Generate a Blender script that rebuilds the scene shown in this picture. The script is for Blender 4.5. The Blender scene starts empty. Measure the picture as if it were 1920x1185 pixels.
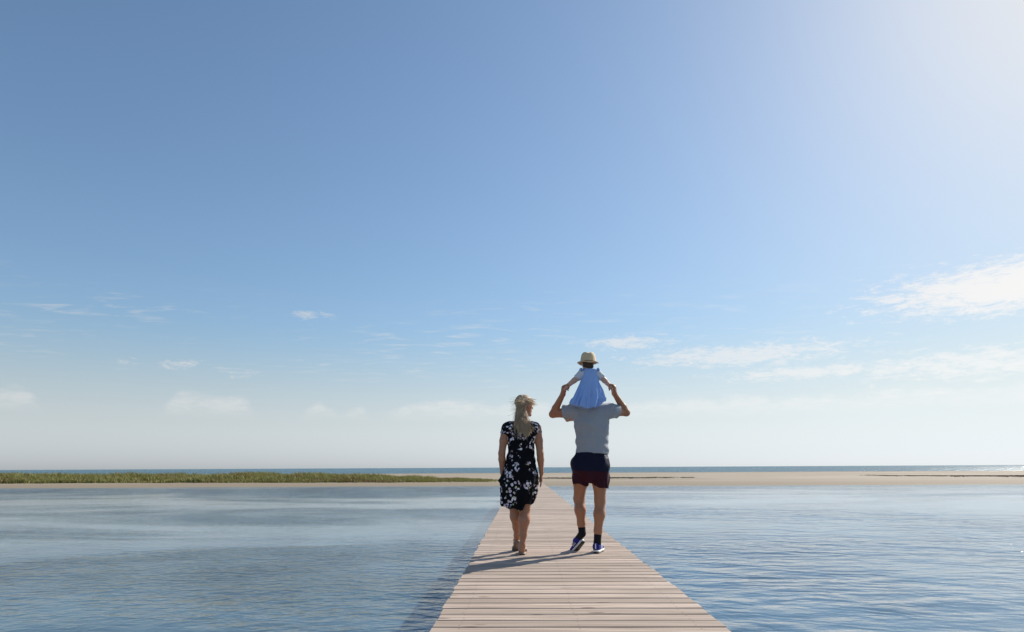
import bpy, bmesh, math, random
import numpy as np
from mathutils import Vector, Matrix
rng = np.random.default_rng(7); random.seed(7)
R = math.radians
sc = bpy.context.scene
col = sc.collection

# ------------------------------------------------------------------ camera
CAM_H = 0.86
yaw, pitch, roll = R(.91), math.atan(284/1200), R(.283)
fwd0 = Vector((-math.sin(yaw), math.cos(yaw), 0)); right0 = Vector((math.cos(yaw), math.sin(yaw), 0)); zup = Vector((0, 0, 1))
fwd = fwd0*math.cos(pitch) + zup*math.sin(pitch); up0 = zup*math.cos(pitch) - fwd0*math.sin(pitch)
right = right0*math.cos(roll) - up0*math.sin(roll); up = right0*math.sin(roll) + up0*math.cos(roll)
cam = bpy.data.cameras.new('camera'); cam.lens = 22.5; cam.sensor_width = 36; cam.clip_start = .05; cam.clip_end = 60000
camo = bpy.data.objects.new('camera', cam); col.objects.link(camo)
camo.matrix_world = Matrix((( right.x, up.x, -fwd.x, 0), (right.y, up.y, -fwd.y, 0), (right.z, up.z, -fwd.z, CAM_H), (0, 0, 0, 1)))
sc.camera = camo

# ------------------------------------------------------------------ node helper
class NT:
    def __init__(s, tree): s.t = tree; s.n = tree.nodes; s.l = tree.links
    def node(s, kind, ins=None, **props):
        n = s.n.new(kind)
        for k, v in props.items(): setattr(n, k, v)
        for k, v in (ins or {}).items(): s.put(n.inputs[k], v)
        return n
    def put(s, sock, v):
        if isinstance(v, bpy.types.NodeSocket): s.l.new(v, sock)
        elif v is not None:
            if sock.type == 'RGBA' and len(v) == 3: v = (*v, 1)
            sock.default_value = v
    def m(s, op, a, b=None, c=None, clamp=False):
        n = s.n.new('ShaderNodeMath'); n.operation = op; n.use_clamp = clamp
        for i, v in enumerate((a, b, c)):
            if v is not None: s.put(n.inputs[i], v)
        return n.outputs[0]
    def add(s, a, b): return s.m('ADD', a, b)
    def mul(s, a, b): return s.m('MULTIPLY', a, b)
    def step(s, x, a, b):            # smoothstep from a to b (a may exceed b)
        n = s.n.new('ShaderNodeMapRange'); n.interpolation_type = 'SMOOTHSTEP'
        s.put(n.inputs[0], x)
        if a <= b: n.inputs[1].default_value = a; n.inputs[2].default_value = b
        else: n.inputs[1].default_value = b; n.inputs[2].default_value = a; n.inputs[3].default_value = 1; n.inputs[4].default_value = 0
        return n.outputs[0]
    def xyz(s, x, y, z): return s.node('ShaderNodeCombineXYZ', {0: x, 1: y, 2: z}).outputs[0]
    def sep(s, v): n = s.node('ShaderNodeSeparateXYZ', {0: v}); return n.outputs
    def noise(s, vec, scale, detail=3, rough=.5, dist=0, out=0):
        n = s.node('ShaderNodeTexNoise', {'Vector': vec, 'Scale': scale, 'Detail': detail, 'Roughness': rough, 'Distortion': dist}); return n.outputs[out]
    def mix(s, f, a, b, blend='MIX'):
        n = s.node('ShaderNodeMix', data_type='RGBA', blend_type=blend); s.put(n.inputs[0], f); s.put(n.inputs[6], a); s.put(n.inputs[7], b); return n.outputs[2]
    def mapv(s, vec, scale=(1, 1, 1), rot=(0, 0, 0), loc=(0, 0, 0)):
        return s.node('ShaderNodeMapping', {0: vec, 1: loc, 2: rot, 3: scale}).outputs[0]

# ------------------------------------------------------------------ sky and sun
SUN_AZ, SUN_EL = R(50), R(34)
world = bpy.data.worlds.new('World'); sc.world = world; world.use_nodes = True
W = NT(world.node_tree); W.n.clear()
sky = W.node('ShaderNodeTexSky', sky_type='NISHITA'); sky.sun_disc = False
sky.sun_elevation = SUN_EL; sky.sun_rotation = SUN_AZ; sky.altitude = 0; sky.air_density = 1.0; sky.dust_density = .7; sky.ozone_density = 3.0
dirv = W.node('ShaderNodeTexCoord').outputs['Generated']
dx, dy, dz = W.sep(dirv)
az = W.mul(W.m('ARCTAN2', dx, dy), 57.2958); el = W.mul(W.m('ARCSINE', dz), 57.2958)
# high thin cloud in streaks: a flat layer seen in perspective
inv = W.m('DIVIDE', 1.0, W.m('MAXIMUM', W.add(dz, .03), .03))
pl = W.xyz(W.mul(dx, inv), W.mul(dy, inv), 0.0)
big = W.noise(W.mapv(pl, (.40, .8, 1), (0, 0, R(-25))), 1.0, 3, .55)
fine = W.noise(W.mapv(pl, (1.6, 3.4, 1), (0, 0, R(-25))), 2.2, 6, .62, .4)
def blob(a0, e0, wa, we):
    x = W.m('DIVIDE', W.m('SUBTRACT', az, a0), wa); y = W.m('DIVIDE', W.m('SUBTRACT', el, e0), we)
    return W.m('POWER', 2.718, W.mul(W.add(W.mul(x, x), W.mul(y, y)), -1.0))
streak = W.mul(W.step(fine, .50, .72), W.step(big, .40, .62))
field = W.mul(blob(39, 12.4, 11.5, 2.3), 1.25)
for b in ((9.5, 10.7, 5, .8), (19, 9.2, 12, 1.3), (35, 7.2, 10, 1.5), (24, 7.4, 9, .8), (-19, 12.8, 3, .6), (-32.3, 8, 1.1, .6), (-28.5, 8, 2.2, .7), (-24, 7.6, 2, .5)):
    field = W.m('MAXIMUM', field, W.mul(blob(*b), 1.0 if b[0] > 0 else .72))
fine2 = W.noise(W.mapv(W.xyz(az, W.mul(el, 3.6), 0.0), (1, 1, 1), (0, 0, R(12))), .62, 8, .68, .5)
mott = W.noise(W.mapv(W.xyz(az, W.mul(el, 2.6), 0.0), (1, 1, 1), (0, 0, R(20))), 2.6, 5, .65, .4)
placed = W.step(W.add(W.add(fine2, W.mul(mott, .30)), W.mul(field, .46)), .84, 1.16)
cirrus = W.m('MAXIMUM', W.mul(placed, W.add(.62, W.mul(blob(39, 12.4, 11.5, 2.3), .33))), W.mul(W.mul(streak, .35), W.mul(W.step(el, 5, 9), W.step(el, 17, 11))))
# low bank of flat-topped cumulus along the horizon, all the way round
n1 = W.noise(W.xyz(az, 3.0, 0.0), .11, 4, .55)
n2 = W.noise(W.xyz(az, W.mul(el, 2.6), 0.0), .5, 7, .62)
gapm = W.step(W.noise(W.xyz(az, 11.0, 0.0), .12, 2, .5), .40, .60)
gapm = W.m('MAXIMUM', gapm, W.mul(W.step(az, -17, -8), .9))
top = W.add(W.add(2.2, W.mul(gapm, W.add(1.5, W.mul(n1, 3.0)))), W.mul(n2, 1.9))
edge = W.m('SUBTRACT', top, el)
bank = W.mul(W.mul(W.step(edge, 0, .9), W.step(el, 3.7, 5.3)), W.add(.42, W.mul(W.step(fine2, .36, .62), .5)))
cloud = W.m('MAXIMUM', cirrus, W.mul(bank, .5), clamp=True)
# sea air near the horizon is a neutral haze; the brightest part of the sky is softly compressed
lum = W.node('ShaderNodeRGBToBW', {0: sky.outputs[0]}).outputs[0]
def grey(k): return W.node('ShaderNodeVectorMath', {0: k, 1: lum}, operation='MULTIPLY').outputs[0]
hz = W.mix(W.mul(W.step(el, 13, 1), .92), sky.outputs[0], grey((1.06, 1.10, 1.21)))
lr = W.m('DIVIDE', lum, 6.0); comp = W.m('DIVIDE', 1.0, W.m('SQRT', W.add(1.0, W.mul(lr, lr))))
clear = W.node('ShaderNodeVectorMath', {0: hz, 1: comp}, operation='MULTIPLY').outputs[0]
cl = W.m('ADD', W.mul(W.mul(lum, comp), .75), 2.6)
clear = W.node('ShaderNodeVectorMath', {0: clear, 1: (.985, 1.025, .985)}, operation='MULTIPLY').outputs[0]
skyc = W.mix(cloud, clear, W.node('ShaderNodeVectorMath', {0: (1.0, .985, .97), 1: cl}, operation='MULTIPLY').outputs[0])
bg = W.node('ShaderNodeBackground', {'Color': skyc, 'Strength': .118})
W.l.new(bg.outputs[0], W.node('ShaderNodeOutputWorld').inputs[0])

sun = bpy.data.lights.new('sun', 'SUN'); sun.energy = 5.0; sun.angle = R(.53); sun.color = (1, .94, .85)
suno = bpy.data.objects.new('sun', sun); col.objects.link(suno)
sdir = Vector((math.sin(SUN_AZ)*math.cos(SUN_EL), math.cos(SUN_AZ)*math.cos(SUN_EL), math.sin(SUN_EL)))
suno.rotation_euler = (-sdir).to_track_quat('-Z', 'Y').to_euler(); suno.location = sdir*60
vs = sc.view_settings; vs.view_transform = 'Standard'; vs.look = 'None'; vs.gamma = 1; vs.use_curve_mapping = False; vs.exposure = 0.35

# ------------------------------------------------------------------ object helpers
def link(name, me, parent=None, mat=None):
    o = bpy.data.objects.new(name, me); col.objects.link(o)
    if parent: o.parent = parent
    if mat and me is not None and not me.materials: me.materials.append(mat)
    return o
def pymesh(name, v, f, smooth=False):
    me = bpy.data.meshes.new(name); me.from_pydata([tuple(p) for p in v], [], [tuple(q) for q in f]); me.update()
    if smooth: me.polygons.foreach_set('use_smooth', [True]*len(me.polygons))
    return me
def npmesh(name, v, f, smooth=True):
    v = np.asarray(v, np.float32); f = np.asarray(f, np.int32); k = f.shape[1]
    me = bpy.data.meshes.new(name); me.vertices.add(len(v)); me.vertices.foreach_set('co', v.ravel())
    me.loops.add(f.size); me.loops.foreach_set('vertex_index', f.ravel())
    me.polygons.add(len(f)); me.polygons.foreach_set('loop_start', np.arange(0, f.size, k, dtype=np.int32))
    me.polygons.foreach_set('use_smooth', np.full(len(f), smooth)); me.update(calc_edges=True); me.validate(); return me
def tag(o, label=None, cat=None, group=None, kind=None):
    for k, v in (('label', label), ('category', cat), ('group', group), ('kind', kind)):
        if v: o[k] = v
    return o
def empty(name, loc, label, cat):
    o = bpy.data.objects.new(name, None); col.objects.link(o); o.location = loc; o.empty_display_size = .2
    return tag(o, label, cat)
def material(name, **k):
    m = bpy.data.materials.new(name); m.use_nodes = True; t = NT(m.node_tree)
    p = m.node_tree.nodes['Principled BSDF']
    for a, v in k.items(): t.put(p.inputs[a.replace('_', ' ')], v)
    return m, t, p
def objco(t): return t.node('ShaderNodeTexCoord').outputs['Object']
def pos(t): return t.node('ShaderNodeNewGeometry').outputs['Position']
def bump(t, p, h, dist, strength=1.0):
    b = t.node('ShaderNodeBump', {'Height': h, 'Distance': dist, 'Strength': strength}); t.put(p.inputs['Normal'], b.outputs[0]); return b.outputs[0]

# ------------------------------------------------------------------ materials
def mat_sand():
    m, t, p = material('sand', Roughness=.9); c = pos(t); z = t.sep(c)[2]
    n = t.noise(t.mapv(c, (.06, .42, 1)), 1, 6, .68); n2 = t.noise(c, 9, 4, .6)
    dry = t.mix(t.step(n, .35, .7), (.40, .34, .265), (.235, .18, .115)); dry = t.mix(t.mul(n2, .45), dry, (.20, .155, .105))
    wet = t.mix(n2, (.20, .155, .10), (.27, .215, .145))
    c1 = t.mix(t.step(t.add(z, t.mul(n, .1)), -.10, .07), wet, dry)
    side = t.step(t.sep(c)[0], 3, -4)
    bed = t.mix(t.step(t.noise(t.mapv(c, (.35, .22, 1)), 1, 5, .62), .40, .62), t.mix(side, (.13, .155, .175), (.20, .18, .15)), t.mix(side, (.028, .046, .072), (.06, .066, .068)))
    bed = t.mix(t.mul(n2, .2), bed, (.12, .115, .10))
    t.put(p.inputs['Base Color'], t.mix(t.step(z, -.24, -.29), c1, bed)); bump(t, p, t.noise(c, 5, 5, .6), .03)
    return m
def mat_water():
    m = bpy.data.materials.new('lagoon_water'); m.use_nodes = True; t = NT(m.node_tree); t.n.clear(); c = pos(t)
    wy = t.sep(c)[1]
    def near_y(y0, w): q = t.m('DIVIDE', t.m('SUBTRACT', wy, y0), w); return t.m('POWER', 2.718, t.mul(t.mul(q, q), -1.0))
    wind = t.add(t.noise(t.mapv(c, (.075, .16, 1), loc=(3.1, 1.7, 0)), 1, 5, .65, .8), t.m('SUBTRACT', t.mul(near_y(34, 6), .12), t.mul(near_y(20, 5), .10)))
    amp = t.add(t.mul(t.step(wind, .38, .64), 1.05), .10)
    a = t.noise(t.mapv(c, (5.2, 8.0, 1), (0, 0, R(16))), 1.0, 2, .5, .3)
    b = t.noise(t.mapv(c, (11.0, 17.0, 1), (0, 0, R(-12))), 1.0, 3, .55, .5)
    d = t.noise(t.mapv(c, (1.7, 2.9, 1), (0, 0, R(20))), 1.0, 2, .5, .4); e = t.noise(t.mapv(c, (.45, .9, 1), (0, 0, R(-16))), 1.0, 3, .6, .4)
    ls = t.step(t.sep(c)[0], 2, -2); lee = t.add(.42, t.mul(ls, .78))          # finer, steeper ripples on the left of the boardwalk
    h = t.mul(t.add(t.mul(t.add(t.mul(t.m('SUBTRACT', a, .5), .034), t.mul(t.m('SUBTRACT', b, .5), .011)), lee), t.mul(t.add(t.mul(t.m('SUBTRACT', d, .5), .052), t.mul(t.m('SUBTRACT', e, .5), .08)), t.m('SUBTRACT', 1.0, t.mul(ls, .30)))), amp)
    bn = t.node('ShaderNodeBump', {'Height': h, 'Distance': 1.12, 'Strength': 1.0}).outputs[0]
    gl = t.node('ShaderNodeBsdfGlossy', {'Color': (.95, .97, 1), 'Roughness': .07, 'Normal': bn})
    tr = t.node('ShaderNodeBsdfTransparent', {'Color': (.60, .80, .94)})
    bf = t.node('ShaderNodeNewGeometry').outputs['Backfacing']     # light passes the thin surface unbent, alike from both sides
    fr = t.node('ShaderNodeFresnel', {'IOR': t.m('SUBTRACT', 1.33, t.mul(bf, 1.33-1/1.33)), 'Normal': bn})
    mx = t.node('ShaderNodeMixShader', {0: fr.outputs[0], 1: tr.outputs[0], 2: gl.outputs[0]})
    t.l.new(mx.outputs[0], t.node('ShaderNodeOutputMaterial').inputs[0]); return m
def mat_sea():
    m, t, p = material('sea_water', Roughness=.25, IOR=1.33, Specular_IOR_Level=.14); c = pos(t)
    x, y, z = t.sep(c)
    n = t.noise(t.mapv(c, (.02, .10, 1)), 1, 6, .65)
    foam = t.mul(t.step(t.noise(t.mapv(c, (.035, .30, 1)), 1, 5, .65), .60, .68), t.step(y, 190, 132))
    t.put(p.inputs['Base Color'], t.mix(foam, t.mix(n, (.014, .065, .095), (.035, .115, .15)), (.75, .77, .78)))
    bump(t, p, t.add(t.mul(t.noise(t.mapv(c, (.5, 1.4, 1)), 1, 4, .6), .35), t.mul(t.noise(t.mapv(c, (.06, .22, 1)), 1, 3, .6), 1.0)), 1.0)
    return m
def mat_wood(name, c1, c2, rough=.8):
    m, t, p = material(name, Roughness=rough)
    c = objco(t); rnd = t.node('ShaderNodeObjectInfo').outputs['Random']
    off = t.xyz(t.mul(rnd, 37.0), t.mul(rnd, 91.0), t.mul(rnd, 13.0))
    v = t.node('ShaderNodeVectorMath', {0: c, 1: off}, operation='ADD').outputs[0]
    g = t.noise(t.mapv(v, (1.3, 34, 20)), 1, 6, .65, .35); g2 = t.noise(t.mapv(v, (.9, 7, 5)), 1, 3, .5)
    tone = t.mix(t.step(g, .36, .62), c1, c2); tone = t.mix(t.mul(t.step(g2, .5, .75), .45), tone, (.34, .255, .20))
    tone = t.mix(t.mul(t.step(rnd, .25, 1.0), .75), tone, (.28, .215, .165))
    vo = t.node('ShaderNodeTexVoronoi', {'Vector': t.mapv(v, (2.2, 8, 1)), 'Scale': 1.0}); kn = t.step(t.add(vo.outputs['Distance'], t.mul(g2, .1)), .20, .11)
    tone = t.mix(t.mul(kn, .8), tone, (.12, .075, .05))
    t.put(p.inputs['Base Color'], tone); bump(t, p, g, .003); return m
def mat_skin(name, c):
    m, t, p = material(name, Roughness=.5, Subsurface_Weight=.12, Subsurface_Radius=(.02, .008, .004), Subsurface_Scale=1.0)
    n = t.noise(objco(t), 14, 4, .6); t.put(p.inputs['Base Color'], t.mix(t.mul(n, .5), c, tuple(x*.68 for x in c))); return m
def mat_cloth(name, c, c2=None, wr=.5, weave=260, rough=.85):
    m, t, p = material(name, Roughness=rough, Specular_IOR_Level=.15); o = objco(t)
    n = t.noise(o, weave, 2, .6); n2 = t.noise(o, 5, 4, .6); c2 = c2 or tuple(x*.75 for x in c)
    t.put(p.inputs['Base Color'], t.mix(t.add(t.mul(n, .6), t.mul(n2, .4)), c, c2))
    bump(t, p, t.add(t.noise(t.mapv(o, (1, 1, .55)), 11, 4, .55, 1.2), t.mul(n, .04)), .012*wr*2); return m
def mat_floral():
    m, t, p = material('floral_fabric', Roughness=.8, Specular_IOR_Level=.12); o = objco(t)
    wob = t.node('ShaderNodeTexNoise', {'Vector': o, 'Scale': 22.0, 'Detail': 2.0}).outputs['Color']
    v = t.node('ShaderNodeVectorMath', {0: o, 1: t.node('ShaderNodeVectorMath', {0: wob, 'Scale': .035}, operation='SCALE').outputs[0]}, operation='ADD').outputs[0]
    clus = t.node('ShaderNodeTexVoronoi', {'Vector': v, 'Scale': 9.0}); cd = clus.outputs['Distance']
    pet = t.node('ShaderNodeTexVoronoi', {'Vector': v, 'Scale': 34.0}); pd = pet.outputs['Distance']; pc = t.sep(pet.outputs['Color'])
    near = t.step(cd, .60, .46); f = t.mul(t.mul(near, t.step(pd, .52, .42)), t.step(pc[0], .22, .28))
    cc = t.mix(t.step(pc[1], .35, .6), (.80, .76, .80), (.62, .50, .56)); cc = t.mix(t.step(pc[1], .86, .9), cc, (.55, .52, .30))
    lf = t.mul(t.mul(t.step(cd, .62, .5), t.step(pd, .26, .18)), t.step(pc[2], .66, .72))
    base = t.mix(lf, (.004, .004, .006), (.22, .27, .22))
    t.put(p.inputs['Base Color'], t.mix(f, base, cc)); bump(t, p, t.noise(t.mapv(o, (1, 1, .5)), 9, 4, .55, 1.0), .02); return m
def mat_hair(name, c1, c2):
    m, t, p = material(name, Roughness=.62); r = t.node('ShaderNodeNewGeometry').outputs['Random Per Island']
    t.put(p.inputs['Base Color'], t.mix(t.add(t.mul(r, .7), t.mul(t.noise(objco(t), 40, 3), .4)), c1, c2))
    tl = t.node('ShaderNodeBsdfTranslucent', {'Color': c1}); mx = t.node('ShaderNodeMixShader', {0: .3, 1: p.outputs[0], 2: tl.outputs[0]}); t.l.new(mx.outputs[0], t.n['Material Output'].inputs[0]); return m
def mat_plain(name, c, rough=.6, var=.25, scale=30):
    m, t, p = material(name, Roughness=rough); t.put(p.inputs['Base Color'], t.mix(t.mul(t.noise(objco(t), scale, 4, .6), 1.0), tuple(x*(1-var) for x in c), tuple(min(1, x*(1+var)) for x in c))); return m
def mat_grass():
    m, t, p = material('marsh_grass', Roughness=.7); r = t.node('ShaderNodeNewGeometry').outputs['Random Per Island']; c = pos(t)
    n = t.noise(t.mapv(c, (.25, .25, .25)), 1, 4, .6)
    a = t.mix(r, (.115, .13, .027), (.255, .235, .065)); a = t.mix(t.step(n, .54, .66), a, (.13, .075, .028)); a = t.mix(t.step(r, .86, .9), a, (.30, .25, .10))
    t.put(p.inputs['Base Color'], a)
    tl = t.node('ShaderNodeBsdfTranslucent', {'Color': a}); mx = t.node('ShaderNodeMixShader', {0: .3, 1: p.outputs[0], 2: tl.outputs[0]})
    t.l.new(mx.outputs[0], t.n['Material Output'].inputs[0]); return m
SAND, WATER, SEA, GRASS = mat_sand(), mat_water(), mat_sea(), mat_grass()
PLANK = mat_wood('weathered_plank', (.57, .45, .365), (.31, .235, .18)); BEAM = mat_wood('grey_timber', (.22, .18, .14), (.13, .10, .08))
SKIN_M, SKIN_W, SKIN_C = mat_skin('skin_tan', (.40, .17, .082)), mat_skin('skin_warm', (.43, .19, .10)), mat_skin('skin_child', (.60, .36, .27))

# ------------------------------------------------------------------ ground, water
def vnoise(x, y, seed=0):
    s = 0; a = 1; r = np.random.default_rng(seed)
    for k in range(5):
        th, ph = r.uniform(0, 6.28), r.uniform(0, 6.28); f = 1.9**k
        s = s + a*np.sin(f*(x*math.cos(th) + y*math.sin(th)) + ph + 1.3*np.sin(f*.7*(x*math.sin(th+1) - y*math.cos(th+1)) + ph)); a *= .55
    return s/2
WATER_Z = -.22
def ground_z(X, Y):
    sh = 39.3 - .022*X + 1.0*vnoise(X*.10, Y*0, 3)             # where the waterline runs
    d = Y - sh
    z = np.interp(d, [-30, -4, 0, 2.2, 6, 12, 20, 60, 92, 100, 130], [-.56, -.50, -.22, -.13, -.05, .03, -.01, -.05, -.22, -.5, -3.0])
    z = z + np.interp(d, [-5, 1, 8], [.02, .012, .05])*vnoise(X*.35, Y*.9, 5)*np.interp(d, [-60, -8, 0], [1.2, .8, .5])
    z = z + .05*np.exp(-((d-13)/2.2)**2)*(1 + vnoise(X*.4, Y*.4, 8))
    return z
xs = np.concatenate([np.linspace(-600, -72, 40), np.linspace(-70, 70, 200), np.linspace(72, 600, 40)])
ys = np.concatenate([np.linspace(-160, -5, 30), np.linspace(-4, 36, 90), np.linspace(36.4, 64, 120), np.linspace(65, 180, 60)])
GX, GY = np.meshgrid(xs, ys); GZ = ground_z(GX, GY)
def gridmesh(name, GX, GY, GZ):
    ny, nx = GX.shape; i = np.arange(ny*nx).reshape(ny, nx)
    return npmesh(name, np.stack([GX, GY, GZ], -1).reshape(-1, 3), np.stack([i[:-1, :-1], i[:-1, 1:], i[1:, 1:], i[1:, :-1]], -1).reshape(-1, 4))
tag(link('sand_bar', gridmesh('sand_bar', GX, GY, GZ), None, SAND), kind='structure')
def sheet(name, x0, x1, y0, y1, z, mat):
    return tag(link(name, pymesh(name, [(x0, y0, z), (x1, y0, z), (x1, y1, z), (x0, y1, z)], [(0, 1, 2, 3)]), None, mat), kind='structure')
sheet('lagoon_water', -600, 600, -160, 60, WATER_Z, WATER)
sheet('sea', -30000, 30000, 105, 40000, WATER_Z, SEA)
sheet('sea_floor', -30000, 30000, 175, 40000, -2.9, SAND)

# ------------------------------------------------------------------ boardwalk
BW_X, BW_W, PITCH, GAP = .30, 1.62, .161, .016
bw = empty('boardwalk', (BW_X, 0, 0), 'long straight boardwalk of weathered pale planks running across the shallow water to the beach', 'boardwalk')
def plank_mesh(k):
    r = random.Random(k); L = BW_W/2; w = (PITCH-GAP)/2; T = .036; bm = bmesh.new()
    nx = 7; top = []
    for i in range(nx):
        x = -L + 2*L*i/(nx-1); warp = .0005*math.sin(r.uniform(0, 6) + i*.9); e = r.uniform(-.0012, .0012)
        if i in (0, nx-1): x += r.uniform(-.008, .008)
        top.append([bm.verts.new(q) for q in ((x, -w+e, -T), (x, -w+e, -.004+warp), (x, -w+.004+e, warp), (x, w-.004+e, warp), (x, w+e, -.004+warp), (x, w+e, -T))])
    for a, b in zip(top, top[1:]):
        for j in range(6): bm.faces.new((a[j], b[j], b[(j+1) % 6], a[(j+1) % 6]))
    bm.faces.new(top[0]); bm.faces.new(top[-1][::-1]); dots = []
    for sx in (-.66, 0, .66):
        for sy in (-.042, .042):
            cx, cy = sx+r.uniform(-.006, .006), sy+r.uniform(-.005, .005)
            dots.append(bm.faces.new([bm.verts.new((cx+.004*math.cos(q), cy+.004*math.sin(q), .0012)) for q in np.arange(6)*math.pi/3]))
    for f in dots: f.material_index = 1
    bmesh.ops.recalc_face_normals(bm, faces=bm.faces)
    me = bpy.data.meshes.new('plank'); bm.to_mesh(me); bm.free(); me.materials.append(PLANK); me.materials.append(SCREW); return me
SCREW = mat_plain('rusty_screw', (.07, .055, .045), .6)
pm = [plank_mesh(k) for k in range(8)]
y = -1.55; n = 0
while y < 38.4:
    o = link('plank', pm[random.randrange(8)], bw); o.location = (random.uniform(-.006, .006), y, random.uniform(-.0004, .0004)); o.rotation_euler = (random.gauss(0, .002), random.gauss(0, .0002), random.gauss(0, .0010) + R(-.12))
    y += PITCH; n += 1
def boxmesh(name, x0, x1, y0, y1, z0, z1):
    v = [(x, yy, z) for z in (z0, z1) for yy in (y0, y1) for x in (x0, x1)]
    return pymesh(name, v, [(0, 2, 3, 1), (4, 5, 7, 6), (0, 1, 5, 4), (2, 6, 7, 3), (0, 4, 6, 2), (1, 3, 7, 5)])
for x in (-.66, 0, .66):
    link('joist', boxmesh('joist', x-.03, x+.03, -1.6, 38.35, -.165, -.0395), bw, BEAM)
post = boxmesh('post', -.05, .05, -.05, .05, -.75, -.168)
for k in range(14):
    for x in (-.66, .66): o = link('post', post, bw, BEAM); o.location = (x, -.9 + k*2.95, 0)
    link('cross_beam', boxmesh('cross_beam', -.74, .74, -.9+k*2.95+.052, -.9+k*2.95+.10, -.29, -.168), bw, BEAM)

# ------------------------------------------------------------------ implicit surfaces
class Field:
    BIG = .06
    def __init__(s, lo, hi, cell):
        s.o = np.array(lo, float); s.c = cell; s.n = np.ceil((np.array(hi)-s.o)/cell).astype(int)+1
        s.g = np.full(s.n, s.BIG, np.float32)
    def axes(s, i0, i1): return [(s.o[k] + s.c*np.arange(i0[k], i1[k])).astype(np.float32) for k in range(3)]
    def block(s, lo, hi):
        i0 = np.clip(np.floor((np.array(lo)-s.o)/s.c).astype(int), 0, s.n); i1 = np.clip(np.ceil((np.array(hi)-s.o)/s.c).astype(int)+1, 0, s.n)
        return i0, i1
    def put(s, lo, hi, fn, k):
        i0, i1 = s.block(lo, hi)
        if (i1 <= i0).any(): return
        ax = s.axes(i0, i1); X, Y, Z = np.meshgrid(*ax, indexing='ij', sparse=True)
        d = np.minimum(fn(X, Y, Z), s.BIG); sl = tuple(slice(a, b) for a, b in zip(i0, i1)); a = s.g[sl]
        h = np.clip(.5+.5*(a-d)/k, 0, 1); s.g[sl] = np.minimum(a + (d-a)*h - k*h*(1-h), s.BIG)
    def cone(s, a, b, ra, rb, k=.025, ys=1.0):
        a = np.array(a, float); b = np.array(b, float); m = max(ra, rb)+.07
        ab = b-a; ab2 = ab.copy(); ab2[1] /= ys; L2 = float(ab2@ab2)+1e-9
        def fn(X, Y, Z):
            px, py, pz = X-a[0], (Y-a[1])/ys, Z-a[2]
            t = np.clip((px*ab2[0]+py*ab2[1]+pz*ab2[2])/L2, 0, 1)
            return (np.sqrt((px-t*ab2[0])**2+(py-t*ab2[1])**2+(pz-t*ab2[2])**2) - (ra+(rb-ra)*t))*min(1, ys**.5)
        s.put(np.minimum(a, b)-m, np.maximum(a, b)+m, fn, k)
    def chain(s, pts, rad, k=.02, ys=1.0):
        for i in range(len(pts)-1): s.cone(pts[i], pts[i+1], rad[i], rad[i+1], k, ys)
    def ell(s, c, r, k=.02, rot=None):
        c = np.array(c, float); r = np.array(r, float); M = np.eye(3) if rot is None else rot; mr = r.max()+.07
        def fn(X, Y, Z):
            p = [(X-c[0])*M[0, j]+(Y-c[1])*M[1, j]+(Z-c[2])*M[2, j] for j in range(3)]
            q = np.sqrt((p[0]/r[0])**2+(p[1]/r[1])**2+(p[2]/r[2])**2); q2 = np.sqrt((p[0]/r[0]**2)**2+(p[1]/r[1]**2)**2+(p[2]/r[2]**2)**2)+1e-6
            return q*(q-1)/q2
        s.put(c-mr, c+mr, fn, k)
    def full(s): return np.meshgrid(*s.axes((0, 0, 0), s.n), indexing='ij', sparse=True)
    def cut(s, fn):                                    # keep where fn < 0
        s.g = np.maximum(s.g, fn(*s.full()).astype(np.float32))
    def warp(s, fn): s.g = s.g + fn(*s.full()).astype(np.float32)
    def mesh(s, name):
        g = s.g; ins = g < 0; n = np.array(g.shape)
        c = np.zeros(n-1, np.int8)
        for dx in (0, 1):
            for dy in (0, 1):
                for dz in (0, 1): c += ins[dx:n[0]-1+dx, dy:n[1]-1+dy, dz:n[2]-1+dz]
        act = np.argwhere((c > 0) & (c < 8)); idx = np.full(n-1, -1, np.int64); idx[tuple(act.T)] = np.arange(len(act))
        acc = np.zeros((len(act), 3)); cnt = np.zeros(len(act))
        cor = [np.array(q) for q in ((0,0,0),(1,0,0),(0,1,0),(1,1,0),(0,0,1),(1,0,1),(0,1,1),(1,1,1))]
        val = [g[tuple((act+q).T)] for q in cor]
        for i in range(8):
            for ax in range(3):
                if cor[i][ax]: continue
                j = i | (1 << ax); va, vb = val[i], val[j]; x = (va < 0) != (vb < 0)
                t = va[x]/(va[x]-vb[x]); q = np.tile(cor[i].astype(float), (x.sum(), 1)); q[:, ax] += t; acc[x] += q; cnt[x] += 1
        V = s.o + s.c*(act + acc/cnt[:, None]); F = []
        for ax in range(3):
            u, w = (ax+1) % 3, (ax+2) % 3; sl0 = [slice(None)]*3; sl1 = [slice(None)]*3; sl0[ax] = slice(0, -1); sl1[ax] = slice(1, None)
            A, B = ins[tuple(sl0)], ins[tuple(sl1)]; e = np.argwhere(A != B); e = e[(e[:, u] > 0) & (e[:, w] > 0) & (e[:, u] < n[u]-1) & (e[:, w] < n[w]-1)]
            du = np.zeros(3, int); du[u] = 1; dw = np.zeros(3, int); dw[w] = 1
            q = np.stack([idx[tuple((e-du-dw).T)], idx[tuple((e-dw).T)], idx[tuple(e.T)], idx[tuple((e-du).T)]], 1)
            flip = ~A[tuple(e.T)]; q[flip] = q[flip][:, ::-1]; F.append(q)
        return npmesh(name, V, np.concatenate(F))
def lerp(a, b, t): return tuple(p+(q-p)*t for p, q in zip(a, b))
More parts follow.
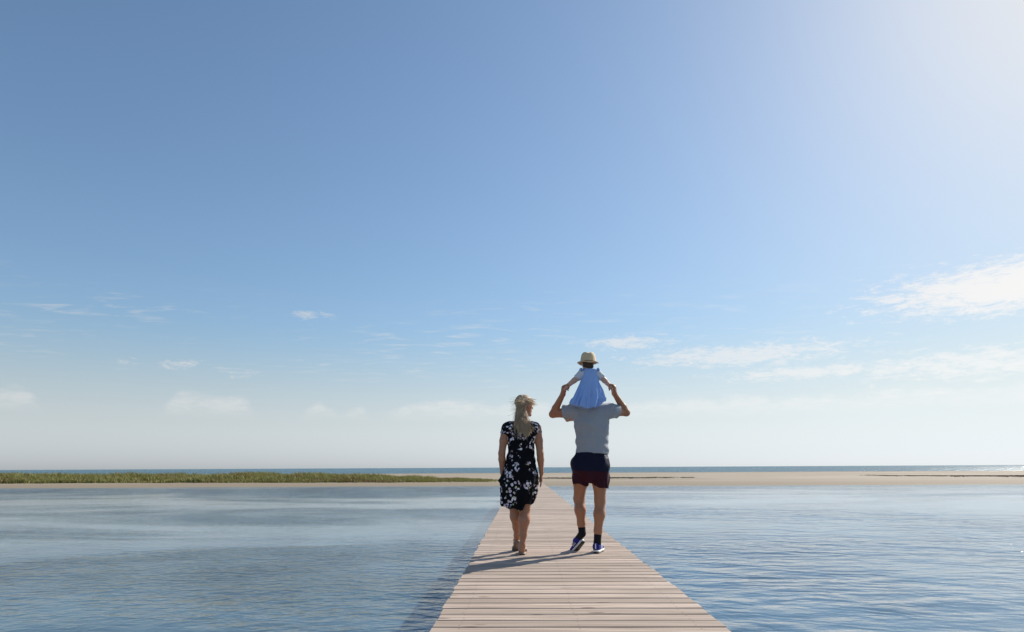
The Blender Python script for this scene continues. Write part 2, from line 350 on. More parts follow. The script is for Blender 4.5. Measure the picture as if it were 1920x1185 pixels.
def head(F, c, face, sc_=1.0, tilt=0):
    """skull, jaw, nose, brow, lips and ears round c; face = horizontal look direction"""
    fx, fy = face; rx, ry = fy, -fx; Q = lambda f, r, z: (c[0]+sc_*(fx*f+rx*r), c[1]+sc_*(fy*f+ry*r), c[2]+sc_*z)
    M = np.array([[rx, fx, 0], [ry, fy, 0], [0, 0, 1.]])
    F.ell(Q(-.005, 0, .025), np.array((.076, .096, .092))*sc_, .02, M); F.ell(Q(.022, 0, -.045), np.array((.058, .068, .07))*sc_, .03, M)
    F.cone(Q(.088, 0, .02), Q(.108, 0, -.018), .009*sc_, .014*sc_, .012); F.cone(Q(.085, -.03, .03), Q(.085, .03, .03), .012*sc_, .012*sc_, .02)
    F.cone(Q(.082, -.018, -.058), Q(.082, .018, -.058), .009*sc_, .009*sc_, .008); F.ell(Q(.075, 0, -.095), np.array((.022, .02, .018))*sc_, .02, M)
    for e in (-1, 1): F.ell(Q(-.005, .078*e, -.005), np.array((.010, .020, .032))*sc_, .008, M)
def tube(V, Fc, pts, rad, sides=5):
    pts = [np.array(p, float) for p in pts]; b = len(V)
    for i, p in enumerate(pts):
        d = pts[min(i+1, len(pts)-1)]-pts[max(i-1, 0)]; d = d/(np.linalg.norm(d)+1e-9)
        a = np.cross(d, (0.3, .9, .2)); a /= np.linalg.norm(a)+1e-9; c = np.cross(d, a)
        for k in range(sides): th = 6.2832*k/sides; V.append(p + rad[i]*(a*math.cos(th)+c*math.sin(th)))
    for i in range(len(pts)-1):
        for k in range(sides): Fc.append((b+i*sides+k, b+i*sides+(k+1) % sides, b+(i+1)*sides+(k+1) % sides, b+(i+1)*sides+k))

# ------------------------------------------------------------------ footwear
def xform(loc, yawd, pitchd, rolld=0): return Matrix.Translation(loc) @ Matrix.Rotation(R(yawd), 4, 'Z') @ Matrix.Rotation(R(pitchd), 4, 'X') @ Matrix.Rotation(R(rolld), 4, 'Y')
def foot_outline(y, L=.29):                            # half widths (outer, inner) along the foot
    u = (y+.065)/L; return float(np.interp(u, [0, .04, .12, .3, .5, .7, .85, .95, 1], [.008, .024, .034, .035, .038, .046, .043, .030, .008]))
def sole_mesh(name, z0, z1, grow=0, L=.29, rocker=.02):
    V = []; Fc = []; ny = 25
    for i in range(ny):
        u = i/(ny-1); yy = -.065+L*u; w = foot_outline(yy, L)+grow; lift = rocker*max(0, (u-.72)/.28)**2 + .008*max(0, (.1-u)/.1)
        for z, q in ((z0, .93), (z0+.3*(z1-z0), 1.0), (z1, .97)):
            V += [(-w*q, yy, z+lift), (w*q, yy, z+lift)]
    for i in range(ny-1):
        b = 6*i; c = b+6
        Fc += [(b, b+1, c+1, c), (b+4, c+4, c+5, b+5), (b, c, c+2, b+2), (b+2, c+2, c+4, b+4), (b+1, b+3, c+3, c+1), (b+3, b+5, c+5, c+3)]
    e = 6*(ny-1); Fc += [(0, 2, 3, 1), (2, 4, 5, 3), (e, e+1, e+3, e+2), (e+2, e+3, e+5, e+4)]
    return pymesh(name, V, Fc, True)
NAVYSHOE, WHITE_R, BLACK_R = mat_cloth('shoe_mesh_blue', (.020, .022, .26), (.012, .012, .12), .15, 400, .6), mat_plain('white_rubber', (.72, .70, .66), .55, .08), mat_plain('black_rubber', (.018, .017, .017), .7)
SOCK = mat_cloth('black_sock', (.016, .015, .018), None, .3, 500)
def trainer(parent, M, name='shoe'):
    F = Field((-.08, -.10, 0), (.08, .25, .16), .004)
    F.ell((0, -.018, .055), (.037, .046, .05), .02); F.cone((0, -.01, .065), (0, .03, .075), .036, .036, .02); F.cone((0, .03, .06), (0, .15, .03), .040, .036, .025); F.ell((0, .165, .036), (.043, .055, .030), .02)
    F.cone((0, -.045, .06), (0, -.052, .105), .016, .012, .012)
    F.cut(lambda X, Y, Z: .022-Z+0*X); F.cut(lambda X, Y, Z: (Z-.102+.35*np.maximum(Y-.03, -.05)*0)+0*X+0*Y)
    o = link('shoe', F.mesh('shoe_upper'), parent, NAVYSHOE); o.matrix_local = M
    s = link('midsole', sole_mesh('midsole', .008, .027, .002), o, WHITE_R); link('outsole', sole_mesh('outsole', 0, .0078, .001), o, BLACK_R)
    V = []; Fc = []
    for e in (-1, 1):
        for q in range(3):
            y0 = .015+q*.026; tube(V, Fc, [(e*.0415, y0, .036), (e*.042, y0+.012, .055), (e*.034, y0+.02, .078), (e*.018, y0+.024, .093-.011*q)], [.0045]*4, 6)
    tube(V, Fc, [(0, -.067, .045), (0, -.066, .07), (0, -.0635, .095)], [.006]*3, 6)
    link('stripe', pymesh('stripe', V, Fc, True), o, WHITE_R)
    V = []; Fc = []
    for q in range(4): tube(V, Fc, [(-.02, .055+q*.02, .094-q*.011), (0, .06+q*.02, .1-q*.0115), (.02, .055+q*.02, .094-q*.011)], [.003]*3, 5)
    link('lace', pymesh('lace', V, Fc, True), o, WHITE_R)
    return o

# ------------------------------------------------------------------ man
MB = Vector((.70, 6.95, 0))
man = empty('person', MB, 'walking person in grey t-shirt and two-tone shorts with a small child on the shoulders', 'person')
ML = xform((-.098, .155, .062), 24, -33, -14)          # left shoe, heel lifted
MR = xform((.052, .035, .002), -17, 0)
ankL, ankR = (-.088, .105, .185), (.058, .025, .105)
hipL, kneeL, hipR, kneeR = (-.075, .005, .90), (-.108, .135, .535), (.105, .0, .90), (.103, .04, .52)
shL, elL, wrL = (-.145, .01, 1.445), (-.372, .12, 1.425), (-.262, -.01, 1.632)
shR, elR, wrR = (.232, .01, 1.455), (.432, .12, 1.438), (.292, -.01, 1.632)
F = Field((-.50, -.25, .06), (.56, .40, 1.86), .0055)
F.cone((.016, 0, .90), (.035, 0, 1.10), .158, .140, .04, .66); F.cone((.035, 0, 1.10), (.04, 0, 1.33), .140, .160, .04, .64); F.cone((.04, 0, 1.33), (.042, 0, 1.41), .160, .13, .04, .6)
F.cone(shL, shR, .058, .058, .05); F.cone((.042, .01, 1.44), (.042, .04, 1.58), .066, .058, .04)
head(F, (.042, .065, 1.68), (0, 1))
for h, kn, an, cx in ((hipL, kneeL, ankL, -1), (hipR, kneeR, ankR, 1)):
    F.cone(h, lerp(h, kn, .55), .092, .072, .03); F.cone(lerp(h, kn, .55), kn, .074, .057, .03)
    cf = lerp(kn, an, .33); cf = (cf[0], cf[1]-.022, cf[2]); F.cone(kn, cf, .055, .057, .03); F.cone(cf, lerp(kn, an, .72), .057, .040, .03); F.cone(lerp(kn, an, .72), an, .039, .033, .03); F.ell((kn[0], kn[1]+.022, kn[2]+.01), (.038, .038, .05), .03)
def arm(F, s, e, w, r=(.052, .046, .040, .027)):
    F.cone(s, lerp(s, e, .5), r[0], r[0]*.95, .02); F.cone(lerp(s, e, .5), e, r[0]*.95, r[1]*.86, .02); f = lerp(e, w, .3); F.cone(e, f, r[1]*.86, r[2], .015); F.cone(f, w, r[2], r[3], .015)
arm(F, shL, elL, wrL); arm(F, shR, elR, wrR)
for sx, w in ((1, wrL), (-1, wrR)):                     # fists closed round the child's hands
    k = (w[0]+sx*.012, w[1]-.028, w[2]+.062); F.cone(w, k, .027, .030, .015); F.ell(lerp(w, k, .75), (.024, .042, .040), .012)
    for i, (oy, oz, l) in enumerate(((-.036, .022, .040), (-.013, .026, .044), (.010, .022, .042), (.030, .012, .034))):
        b = (k[0]+sx*.006, k[1]+oy, k[2]+oz); m_ = (b[0]+sx*l*.8, b[1]-.008, b[2]+.006-.006*i); e_ = (m_[0]+sx*.010, m_[1]-.004, m_[2]-.026); F.chain((b, m_, e_), (.0105, .0095, .008), .005)
    tb = (w[0]+sx*.016, w[1]-.045, w[2]+.035); tm = (tb[0]+sx*.024, tb[1]-.014, tb[2]+.018); te = (tm[0]+sx*.022, tm[1]+.002, tm[2]+.020); F.chain((tb, tm, te), (.013, .011, .009), .008)
link('body', F.mesh('body'), man, SKIN_M)
# short hair
F = Field((-.10, -.10, 1.6), (.18, .22, 1.86), .006); F.ell((.042, .055, 1.712), (.084, .102, .098), .01); F.cut(lambda X, Y, Z: (Y-.06)*.75-(Z-1.69)+0*X); link('hair', F.mesh('hair'), man, mat_hair('brown_hair', (.05, .03, .018), (.10, .06, .035)))
# t-shirt
def wr(a, fs, seed):
    r = np.random.default_rng(seed); ks = [(r.normal(0, 1, 3)*f, r.uniform(0, 6.28)) for f in fs for _ in range(3)]
    return lambda X, Y, Z: a*sum(np.sin(k[0]*X+k[1]*Y+k[2]*Z+p+1.2*np.sin(k[2]*X*.6-k[0]*Z*.7)) for k, p in ks)/len(ks)**.5
F = Field((-.36, -.22, .96), (.44, .24, 1.56), .0055)
F.cone((.034, 0, .93), (.036, 0, 1.10), .180, .160, .04, .68); F.cone((.036, 0, 1.10), (.04, 0, 1.32), .160, .174, .04, .68); F.cone((.04, 0, 1.32), (.042, 0, 1.41), .174, .145, .04, .62)
F.cone(shL, shR, .072, .072, .05)
for s_, e_ in ((shL, elL), (shR, elR)): F.cone(s_, lerp(s_, e_, .62), .070, .069, .03)
F.cone((.042, .01, 1.44), (.042, .02, 1.52), .075, .068, .03)
w0 = wr(.010, (11, 26), 4); F.warp(lambda X, Y, Z: np.minimum(w0(X, Y, Z), .003)); F.warp(lambda X, Y, Z: .006*np.sin(38*(Z-1.2)+16*(X-.04)*np.sign(X-.04)+2*np.sin(9*X))*np.exp(-((Z-1.22)/.16)**2)-.004); F.warp(lambda X, Y, Z: .005*np.sin(70*(Z+.55*X)+5*Y)*np.exp(-((X-.2)/.10)**2)*np.exp(-((Z-1.08)/.10)**2) + .004*np.sin(62*(Z-.5*X))*np.exp(-((X+.10)/.09)**2)*np.exp(-((Z-1.06)/.09)**2))
F.cut(lambda X, Y, Z: .995+.006*np.sin(13*X+1)-Z+0*Y); F.cut(lambda X, Y, Z: Z-1.525-.35*Y+0*X)
for s_, e_ in ((shL, elL), (shR, elR)):
    s_, e_ = np.array(s_), np.array(e_); d = (e_-s_)/np.linalg.norm(e_-s_); q = s_+(e_-s_)*.47; sg = np.sign(d[0])
    F.cut(lambda X, Y, Z: np.where(sg*(X-.04) > .12, (X-q[0])*d[0]+(Y-q[1])*d[1]+(Z-q[2])*d[2], -1))
SHIRT = mat_cloth('grey_jersey', (.37, .375, .39), (.28, .285, .30), .5, 330)
link('t_shirt', F.mesh('t_shirt'), man, SHIRT)
# shorts
F = Field((-.28, -.25, .60), (.30, .30, 1.06), .0055)
F.cone((.017, 0, .88), (.032, 0, 1.02), .188, .166, .04, .70)
for h, kn, ex, rb in ((hipL, kneeL, -.002, .082), (hipR, kneeR, .008, .076)):
    q = lerp(h, kn, .78); F.cone((h[0]+.3*ex, h[1], .86), (q[0]+ex, q[1]-.01, q[2]-.03), .098, rb, .012)
F.ell((-.148, .0, .895), (.045, .08, .075), .04)
F.warp(wr(.008, (16, 34), 11)); F.warp(lambda X, Y, Z: .006*np.cos(9*np.arctan2(Y, np.abs(X-.015)-.09)+2)*np.clip((.80-Z)/.15, 0, 1))
F.cut(lambda X, Y, Z: Z-1.012+0*X+0*Y)
F.cut(lambda X, Y, Z: np.where(X < .012, .690+.14*(-.17-X)+.010*np.sin(40*X)+.08*Y, .672-.22*(X-.03)+.006*np.sin(50*X)+.05*Y)-Z)
me = F.mesh('shorts'); NAVY = mat_cloth('navy_fabric', (.007, .009, .028), None, .5, 200, .7); MAROON = mat_cloth('maroon_fabric', (.045, .008, .016), None, .5, 200, .7)
me.materials.append(NAVY); me.materials.append(MAROON)
ce = np.zeros(len(me.polygons)*3, np.float32); me.polygons.foreach_get('center', ce); ce = ce.reshape(-1, 3)
me.polygons.foreach_set('material_index', (ce[:, 2] < .818-.05*(ce[:, 0]-.0)).astype(np.int32)); link('shorts', me, man)
V = []; Fc = []
for q in range(3): tube(V, Fc, [(.150+.013*q, -.112+.012*q, .985), (.158+.012*q, -.113+.014*q, .965), (.170+.009*q, -.108+.016*q, .945)], [.0028]*3, 5)
link('stripe', pymesh('stripe', V, Fc, True), man, WHITE_R)
for an, kn, M in ((ankL, kneeL, ML), (ankR, kneeR, MR)):
    F = Field((an[0]-.09, an[1]-.12, 0), (an[0]+.09, an[1]+.14, .36), .005); tp = lerp(an, kn, .27)
    F.cone(tp, an, .0405, .0375, .01); ft = M @ Vector((0, .0, .07)); F.cone(an, tuple(ft), .0375, .036, .01)
    d = np.array(kn)-np.array(an); d /= np.linalg.norm(d); tq = lerp(an, kn, .25)
    F.cut(lambda X, Y, Z: (X-tq[0])*d[0]+(Y-tq[1])*d[1]+(Z-tq[2])*d[2]); link('sock', F.mesh('sock'), man, SOCK)
    trainer(man, M)

# ------------------------------------------------------------------ child on the shoulders
CB = Vector((.70, 6.85, 1.50))
child = empty('person', CB, 'small child in pale blue ruffled dress and straw hat riding on the shoulders', 'person')
hcL, hcR = (-.226, .045, .205), (.243, .045, .205)
F = Field((-.34, -.20, -.24), (.34, .42, .58), .0048)
F.cone((.015, .0, .08), (.02, .0, .20), .085, .075, .03, .85); F.cone((.02, 0, .20), (.024, .0, .31), .075, .065, .03, .8); F.cone((-.045, 0, .335), (.095, 0, .335), .036, .036, .03); F.cone((.024, 0, .33), (.015, .01, .39), .036, .036, .02)
head(F, (.006, .015, .455), (-.35, .94), .80)
for e, sh_, hn in ((-1, (-.062, 0, .335), hcL), (1, (.112, 0, .335), hcR)):
    el_ = (lerp(sh_, hn, .5)[0], .005, lerp(sh_, hn, .5)[2]-.004); F.chain((sh_, el_, hn), (.033, .029, .021), .012)
    F.ell((hn[0]+e*.006, hn[1], hn[2]-.008), (.02, .022, .022), .01)
    for q in range(4): b = (hn[0]+e*.014, hn[1]-.018+.012*q, hn[2]-.014); F.chain((b, (b[0]+e*.012, b[1], b[2]-.014), (b[0]+e*.004, b[1], b[2]-.026)), (.0075, .007, .006), .004)
    F.chain(((hn[0], hn[1]-.016, hn[2]), (hn[0]-e*.008, hn[1]-.024, hn[2]-.022)), (.008, .0065), .005)
for e, kn_, an_, toe in ((-1, (-.118, .215, .03), (-.150, .275, -.115), (-.212, .285, -.135)), (1, (.135, .215, .02), (.165, .285, -.11), (.225, .35, -.125))):
    F.chain(((.02+e*.05, .05, .055), kn_), (.055, .046), .02); F.chain((kn_, lerp(kn_, an_, .4), an_), (.043, .042, .029), .015); F.chain((an_, toe), (.028, .02), .015)
link('body', F.mesh('body'), child, SKIN_C)
# undershirt sleeves
F = Field((-.2, -.1, .22), (.24, .12, .42), .005)
for e, sh_, hn in ((-1, (-.062, 0, .335), hcL), (1, (.112, 0, .335), hcR)): F.cone(sh_, lerp(sh_, hn, .42), .043, .040, .01)
F.cone((-.05, 0, .335), (.1, 0, .335), .042, .042, .02); F.warp(wr(.003, (40, 70), 3))
for sh_, hn, sg in (((-.062, 0, .335), hcL, -1), ((.112, 0, .335), hcR, 1)):
    q = np.array(lerp(sh_, hn, .36)); d = np.array(hn)-np.array(sh_); d /= np.linalg.norm(d)
    F.cut(lambda X, Y, Z: np.where(sg*(X-.024) > .04, (X-q[0])*d[0]+(Y-q[1])*d[1]+(Z-q[2])*d[2], -1))
link('undershirt', F.mesh('undershirt'), child, mat_cloth('white_cotton', (.70, .70, .74), None, .4, 300))
# dress
def skirt(F, zs, cx, aL, aR, b, cy, folds, lo, hi, k=.01):
    zs = np.array(zs)
    def fn(X, Y, Z):
        c = np.interp(Z, zs, cx); y0 = np.interp(Z, zs, cy); al = np.interp(Z, zs, aL); ar = np.interp(Z, zs, aR); bb = np.interp(Z, zs, b)
        dx = X-c; a = np.where(dx < 0, al, ar); dy = Y-y0; th = np.arctan2(dy/bb, dx/a); rr = np.sqrt((dx/a)**2+(dy/bb)**2)
        return (rr-1-folds(th, Z))*np.minimum(a, bb)*.85
    F.put(lo, hi, fn, k)
F = Field((-.26, -.26, -.10), (.26, .24, .42), .0046)
def cf(th, Z):
    up_ = np.clip((.30-Z)/.30, 0, 1)
    f = .10*up_*np.sin(9*th+1.5*np.sin(2*th))+.10*up_*np.sin(16*th+1+np.sin(3*th))+.05*up_*np.sin(29*th+2)
    ruf = np.clip((.085-Z)/.02, 0, 1); return f + ruf*(.05+.05*np.sin(31*th+2*np.sin(3*th)))
skirt(F, [-.06, .0, .08, .16, .24, .30, .37, .40], [-.025, -.018, -.005, .005, .016, .022, .024, .024], [.165, .172, .150, .125, .100, .088, .082, .066], [.115, .150, .170, .148, .106, .092, .092, .07], [.135, .135, .125, .115, .098, .085, .072, .06], [-.02, -.02, -.015, -.01, 0, 0, 0, 0], cf, (-.26, -.26, -.10), (.26, .24, .42))
F.cut(lambda X, Y, Z: Z-.385-.0*X+.03*np.cos(20*X)*0+0*Y)
F.cut(lambda X, Y, Z: np.interp(X, [-.2, -.11, -.02, .06, .09, .165], [.02, -.025, -.041, -.034, -.02, .03])+.006*np.sin(45*X)-Z+0*Y)
link('dress', F.mesh('dress'), child, mat_cloth('blue_chambray', (.33, .48, .80), (.25, .39, .70), .45, 420))
V = []; Fc = []
for e, x0 in ((-1, -.068), (1, .118)):                 # frilled shoulder straps
    pts = [(x0+e*.006*math.sin(q*2.1), -.06+.012*q, .365+.022*math.sin(math.pi*q/10)+.006*math.sin(q*2.5)) for q in range(11)]
    tube(V, Fc, pts, [.006]+[.013+.004*math.sin(q*2.3) for q in range(9)]+[.006], 7)
link('frill', pymesh('frill', V, Fc, True), child, bpy.data.materials['blue_chambray'])
F = Field((-.1, -.12, .36), (.12, .12, .56), .005); F.ell((.008, .006, .455), (.064, .074, .066), .01); F.cut(lambda X, Y, Z: Y-.045-.3*(Z-.43)+0*X); F.ell((.03, -.045, .405), (.035, .02, .02), .02)
link('hair', F.mesh('hair'), child, mat_hair('child_hair', (.06, .035, .02), (.13, .08, .045)))
# straw hat
V = []; Fc = []; prof = [(.001, .570), (.035, .572), (.055, .566), (.070, .548), (.078, .520), (.083, .490), (.086, .462), (.089, .452), (.108, .447), (.119, .453), (.120, .456), (.107, .4515), (.086, .458)]; S = 40
for r_, z_ in prof:
    for k in range(S):
        th = 6.2832*k/S; dent = -.012*math.exp(-((r_*math.cos(th))/.018)**2) if r_ < .06 else 0
        wob = (.006*math.sin(2*th+.6)+.003*math.sin(5*th)) if r_ > .10 else 0
        V.append((.004+r_*math.cos(th), .005+1.1*r_*math.sin(th), z_+dent+wob))
for i in range(len(prof)-1):
    for k in range(S): Fc.append((i*S+k, i*S+(k+1) % S, (i+1)*S+(k+1) % S, (i+1)*S+k))
Fc.append(tuple(range(S)))
m, t, p = material('straw', Roughness=.8); o_ = objco(t); zz = t.sep(o_)[2]
wv = t.m('SINE', t.mul(zz, 900)); t.put(p.inputs['Base Color'], t.mix(t.noise(o_, 60, 4, .6), (.78, .58, .35), (.60, .43, .24))); bump(t, p, t.add(wv, t.noise(t.mapv(o_, (1, 1, .3)), 220, 2)), .0007)
hat = link('hat', pymesh('hat', V, Fc, True), child, m); hat.rotation_euler = (0, R(1), 0)
V = []; Fc = []; tube(V, Fc, [(.004+.0865*math.cos(a), .005+.095*math.sin(a), .466) for a in np.linspace(0, 6.2832, 41)], [.0045]*41, 6)
link('hat_band', pymesh('hat_band', V, Fc, True), hat, mat_plain('tan_band', (.22, .13, .06), .7))

# ------------------------------------------------------------------ woman
WB = Vector((-.02, 6.85, 0))
wom = empty('person', WB, 'walking person with long blonde windblown hair in a black floral knee-length dress and sandals', 'person')
F = Field((-.28, -.22, .0), (.28, .36, 1.66), .0052)
F.cone((-.012, 0, .84), (-.004, 0, 1.03), .165, .120, .05, .72); F.cone((-.004, 0, 1.03), (.0, 0, 1.20), .120, .132, .04, .72); F.cone((0, 0, 1.2), (.002, 0, 1.26), .132, .10, .04, .68)
F.cone((-.145, 0, 1.268), (.152, 0, 1.268), .046, .046, .045); F.cone((.005, .0, 1.28), (.028, .02, 1.42), .050, .046, .035)
fd = (math.sin(R(52)), math.cos(R(52))); HC = (.038, .03, 1.50); head(F, HC, fd, .97)
for s_, e_, w_, hd in (((-.165, 0, 1.262), (-.202, -.025, 1.005), (-.198, .02, .80), -1), ((.172, 0, 1.262), (.198, -.03, 1.00), (.210, .02, .80), 1)):
    arm(F, s_, e_, w_, (.043, .041, .036, .023)); k = (w_[0]-.004*hd, w_[1]+.02, w_[2]-.07); F.ell(lerp(w_, k, .6), (.017, .036, .05), .015)
    for q in range(4): b = (k[0], k[1]-.022+.016*q, k[2]-.005); F.chain((b, (b[0]-.003*hd, b[1]+.003, b[2]-.036), (b[0]-.010*hd, b[1]+.004, b[2]-.064+.004*abs(q-1.5))), (.0085, .008, .0065), .004)
    F.chain(((w_[0]-.008*hd, w_[1]+.03, w_[2]-.025), (w_[0]-.016*hd, w_[1]+.055, w_[2]-.06), (w_[0]-.018*hd, w_[1]+.058, w_[2]-.085)), (.011, .0095, .007), .006)
wl = dict(L=((-.080, .01, .82), (-.068, .125, .45), (-.052, .215, .165)), R=((.062, .0, .82), (.036, .03, .45), (.004, -.005, .09)))
for h, kn, an in wl.values():
    F.cone(h, lerp(h, kn, .6), .088, .066, .03); F.cone(lerp(h, kn, .6), kn, .067, .054, .03)
    c_ = lerp(kn, an, .30); c_ = (c_[0], c_[1]-.018, c_[2]); F.cone(kn, c_, .053, .057, .03); F.cone(c_, lerp(kn, an, .7), .056, .037, .03); F.cone(lerp(kn, an, .7), an, .036, .027, .025)
WL, WR = xform((-.052, .245, .078), 6, -34), xform((.004, .03, .014), -3, 0)
for an, M in ((wl['L'][2], WL), (wl['R'][2], WR)):
    Q = lambda x, y_, z: tuple(M @ Vector((x, y_, z)))
    F.chain((an, Q(0, -.035, .030)), (.027, .029), .02); F.chain((an, Q(0, .06, .045), Q(0, .12, .022)), (.03, .029, .022), .02)
    for q in range(5): F.chain((Q(-.028+.014*q, .125, .016), Q(-.030+.015*q, .165-.006*abs(q-1.2), .012)), (.0115, .009), .008)
link('body', F.mesh('body'), wom, SKIN_W)
SANDAL = mat_plain('tan_leather', (.20, .15, .11), .6); 
for an, M in ((wl['L'][2], WL), (wl['R'][2], WR)):
    o = link('sandal', sole_mesh('sandal_sole', -.010, .001, .001, .25, .004), wom, SANDAL); o.matrix_local = M
    V = []; Fc = []; tube(V, Fc, [(.042*math.cos(a), .10+.01*math.sin(a), .002+.046*math.sin(a)) for a in np.linspace(0, math.pi, 11)], [.006]*11, 6)
    tube(V, Fc, [(.036*math.sin(a), -.045+.10*(1-math.cos(a))*.5, .035+.028*(1-math.cos(a))*.5) for a in np.linspace(-math.pi, math.pi, 25)], [.005]*25, 6)
    link('strap', pymesh('strap', V, Fc, True), o, mat_plain('pale_strap', (.42, .37, .33), .5))
# dress
F = Field((-.31, -.24, .40), (.29, .24, 1.36), .0052)
def wf(th, Z):
    dn = np.clip((.95-Z)/.5, 0, 1)
    return dn*(.060*np.sin(7*th+1.1+2.2*Z)+.035*np.sin(12*th+6*Z)) + .012*np.sin(9*Z*6.28+3*th)*np.exp(-((Z-1.0)/.12)**2)
zz = [.42, .48, .58, .66, .705, .73, .80, .90, 1.03, 1.12, 1.20, 1.26]
skirt(F, zz, [-.045, -.045, -.035, -.028, -.022, -.02, -.013, -.008, -.002, 0, .004, .005], [.158, .168, .182, .190, .196, .214, .186, .162, .138, .142, .150, .13], [.150, .155, .180, .192, .200, .198, .180, .160, .140, .148, .158, .13], [.135, .14, .145, .145, .145, .145, .14, .128, .112, .115, .112, .085], [.02, .02, .015, .01, .005, .005, 0, 0, 0, 0, 0, 0], wf, (-.31, -.24, .40), (.29, .24, 1.30), .02)
F.cone((-.140, 0, 1.268), (.148, 0, 1.268), .055, .055, .04); F.cone((.004, -.005, 1.27), (.012, .005, 1.34), .078, .058, .03); F.cone((-.09, -.012, 1.262), (.10, -.012, 1.262), .078, .078, .04)
for e, s_ in ((-1, (-.150, 0, 1.265)), (1, (.157, 0, 1.263))): F.cone(s_, (s_[0]+e*.018, -.003, 1.215), .052, .049, .02)
F.warp(wr(.0035, (16, 36), 21)); 
F.cut(lambda X, Y, Z: Z-1.338-.25*Y+0*X)
F.cut(lambda X, Y, Z: np.interp(X, [-.26, -.20, -.12, -.05, -.015, .015, .04, .07, .10, .14], [.487, .470, .455, .448, .432, .440, .492, .505, .487, .50])+.006*np.sin(60*X)+.25*np.maximum(Y, 0)*.2-Z)
for sg in (-1, 1): F.cut(lambda X, Y, Z: np.where((sg*X > .155) & (Z > 1.1), 1.195+.35*(np.abs(X)-.16)-Z, -1)+0*Y)
link('dress', F.mesh('dress'), wom, mat_floral())
# hair: a close cap, then several hundred wind-combed locks
F = Field((-.12, -.14, 1.34), (.18, .18, 1.66), .0055); fx, fy = fd; rx, ry = fy, -fx
M3 = np.array([[rx, fx, 0], [ry, fy, 0], [0, 0, 1.]]); F.ell((HC[0]-.006*fx, HC[1]-.006*fy, HC[2]+.026), (.081, .100, .094), .01, M3)
F.cut(lambda X, Y, Z: ((X-HC[0])*fx+(Y-HC[1])*fy-.045)*1.0-(Z-HC[2]-.045)*.6)
BLOND = mat_hair('blonde_hair', (.86, .70, .49), (.36, .255, .16)); link('hair', F.mesh('hair_cap'), wom, BLOND)
V = []; Fc = []; r = random.Random(5)
def bez(P, n=11):
    P = [np.array(p, float) for p in P]; out = []
    for i in range(n):
        t_ = i/(n-1); Q = P
        while len(Q) > 1: Q = [a+(b-a)*t_ for a, b in zip(Q, Q[1:])]
        out.append(Q[0])
    return out
def onhead(a, z, g=1.05):                              # a: angle round the head from its back (0) to the left(-) or right(+)
    q = math.sqrt(max(0, 1-((z-.026)/.1)**2)); bx, by = -fx, -fy
    ca, sa = math.cos(a), math.sin(a); return (HC[0]+g*q*(.106*ca*bx+.086*sa*rx), HC[1]+g*q*(.106*ca*by+.086*sa*ry), HC[2]+z)
for i in range(560):                                   # fall down the back to a point
    a = r.uniform(-1.7, 1.15); s0 = onhead(a*.5, .115-.01*abs(a)); s1 = onhead(a, .03, 1.10); s2 = onhead(a*.85, -.06, 1.08)
    tx = .052+r.gauss(0, .032)+.012*a; tz = 1.155+.7*abs(tx-.062)+abs(r.gauss(0, .055))
    end = (tx, -.135+r.uniform(-.02, .02), tz); mid = (-.014+.072*a+r.gauss(0, .014), -.115+r.uniform(-.025, .012), 1.34+r.gauss(0, .02))
    P = bez((s0, s1, s2, mid, end), 12); w = r.uniform(.0032, .0055); tube(V, Fc, P, [w*(1-.8*(k/11)**2) for k in range(12)], 4)
for i in range(150):                                    # swept over the crown towards the brow, past the face
    z0 = r.uniform(.02, .11); s0 = onhead(r.uniform(-1.2, .3), z0, 1.07); s1 = onhead(r.uniform(.9, 1.3), r.uniform(.07, .10), 1.16)
    end = (.128+r.gauss(0, .022), .03+r.gauss(0, .035), 1.522+r.gauss(0, .017)); P = bez((s0, s1, lerp(s1, end, .6), end), 9); w = r.uniform(.003, .0048); tube(V, Fc, P, [w*(1-.75*(k/8)**2) for k in range(9)], 4)
for i in range(80):                                    # loose strands blown across the back
    s0 = onhead(r.uniform(.2, 1.2), r.uniform(-.03, .07), 1.12); q = r.random(); end = (-.075+r.gauss(0, .025), -.12+r.gauss(0, .02), 1.30+.24*q+r.gauss(0, .02))
    mid = (.0+r.gauss(0, .02), -.135, end[2]+.02); P = bez((s0, mid, end), 9); tube(V, Fc, P, [.0022*(1-.8*k/8) for k in range(9)], 4)
for i in range(110):                                   # stray ends fanning out over the shoulders
    s0 = onhead(r.uniform(-1.3, .9), -.05, 1.1); m0 = (-.01+r.gauss(0, .04), -.13+r.uniform(-.015, .01), 1.36); end = (.025+r.gauss(0, .055), -.14+r.gauss(0, .015), 1.215+r.gauss(0, .05))
    P = bez((s0, m0, (end[0]-.02, end[1], end[2]+.05), end), 9); tube(V, Fc, P, [.0028*(1-.85*k/8) for k in range(9)], 4)
link('hair', pymesh('hair_locks', V, Fc, True), wom, BLOND)

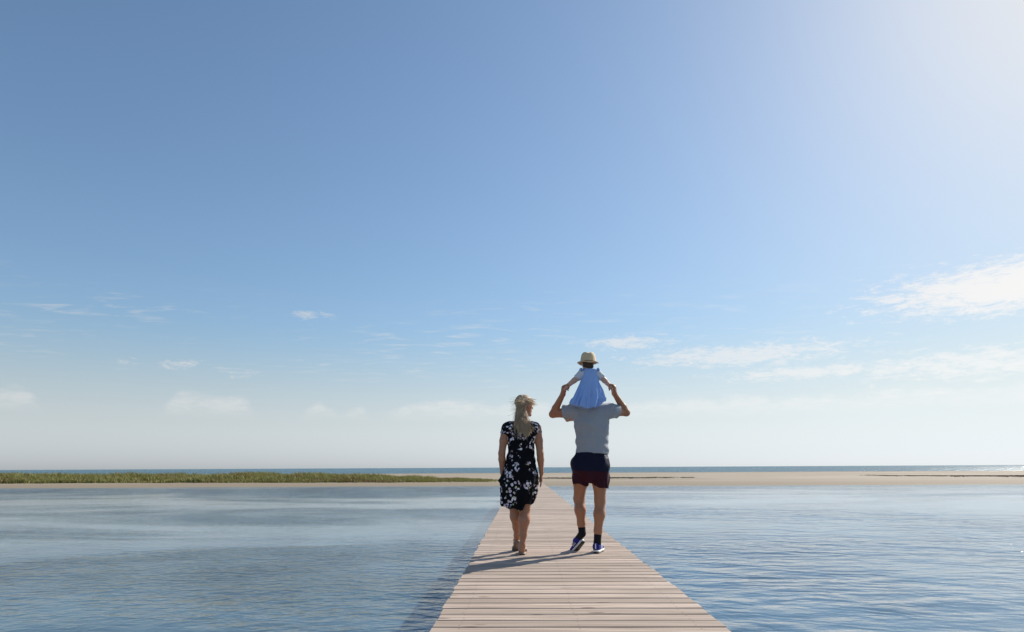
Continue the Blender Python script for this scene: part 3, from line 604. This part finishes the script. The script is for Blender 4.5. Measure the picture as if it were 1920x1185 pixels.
# ------------------------------------------------------------------ plants and tide wrack
def blades(name, cx, cy, hgt, nb, width, spread, mat, seed):
    r = np.random.default_rng(seed); N = len(cx)*nb
    bx = np.repeat(cx, nb)+r.normal(0, spread*.5, N); by = np.repeat(cy, nb)+r.normal(0, spread*.5, N); h = np.repeat(hgt, nb)*r.uniform(.55, 1.15, N)
    bz = ground_z(bx, by)-.02; th = r.uniform(0, 6.283, N); w = width*r.uniform(.6, 1.3, N); lean = r.normal(0, .28, (N, 2))+np.array([-.22, -.08])
    ux, uy = np.cos(th)*w, np.sin(th)*w
    mx, my, mz = bx+lean[:, 0]*h*.35, by+lean[:, 1]*h*.35, bz+h*.6; tx, ty, tz = bx+lean[:, 0]*h, by+lean[:, 1]*h, bz+h*.97
    V = np.stack([np.stack(q, -1) for q in ((bx-ux, by-uy, bz), (bx+ux, by+uy, bz), (mx+ux*.8, my+uy*.8, mz), (mx-ux*.8, my-uy*.8, mz), (tx, ty, tz))], 1).reshape(-1, 3)
    i = np.arange(N)*5; F = np.concatenate([np.stack([i, i+1, i+2], -1), np.stack([i, i+2, i+3], -1), np.stack([i+3, i+2, i+4], -1)])
    return link(name, npmesh(name, V, F, False), None, mat)
n = 12000; cy = 44.5 + 21*rng.random(n)**1.3; cx = -1.8 - 60*rng.random(n)
edge = 44.6 - .012*cx + .8*vnoise(cx*.25, cx*0, 2); far = np.interp(-cx, [1.5, 5, 10, 20, 62], [45.6, 48, 53, 62, 66]) + 1.5*vnoise(cx*.3, cy*.3, 9)
k = (cy > edge) & (cy < far); cx, cy = cx[k], cy[k]
hg = np.interp(-cx, [1.5, 5, 11, 22, 60], [.18, .27, .38, .46, .50])*np.clip(.9+.6*vnoise(cx*.8, cy*.5, 6), .35, 1.5)*np.interp(cy-44.6, [0, 2.5], [.55, 1])
g = blades('marsh_grass', cx, cy, np.maximum(hg, .12), 13, .022, .34, GRASS, 3); tag(g, 'low green and olive marsh grass covering the sand spit behind the water', 'grass', kind='stuff')
n = 1300; cx = 1.5+60*rng.random(n); cy = np.where(rng.random(n) < .6, 50.2, 55.5)+1.3*vnoise(cx*.13, cx*0, 12)+rng.normal(0, .45, n); k = vnoise(cx*.22, cx*0, 31) > -.15
g = blades('seaweed_wrack', cx[k], cy[k], np.full(k.sum(), .07), 12, .05, .5, mat_plain('dry_seaweed', (.19, .145, .085), .9, .4, 3), 8); tag(g, 'dark dried seaweed washed up in a line along the bare sand', 'seaweed', kind='stuff')
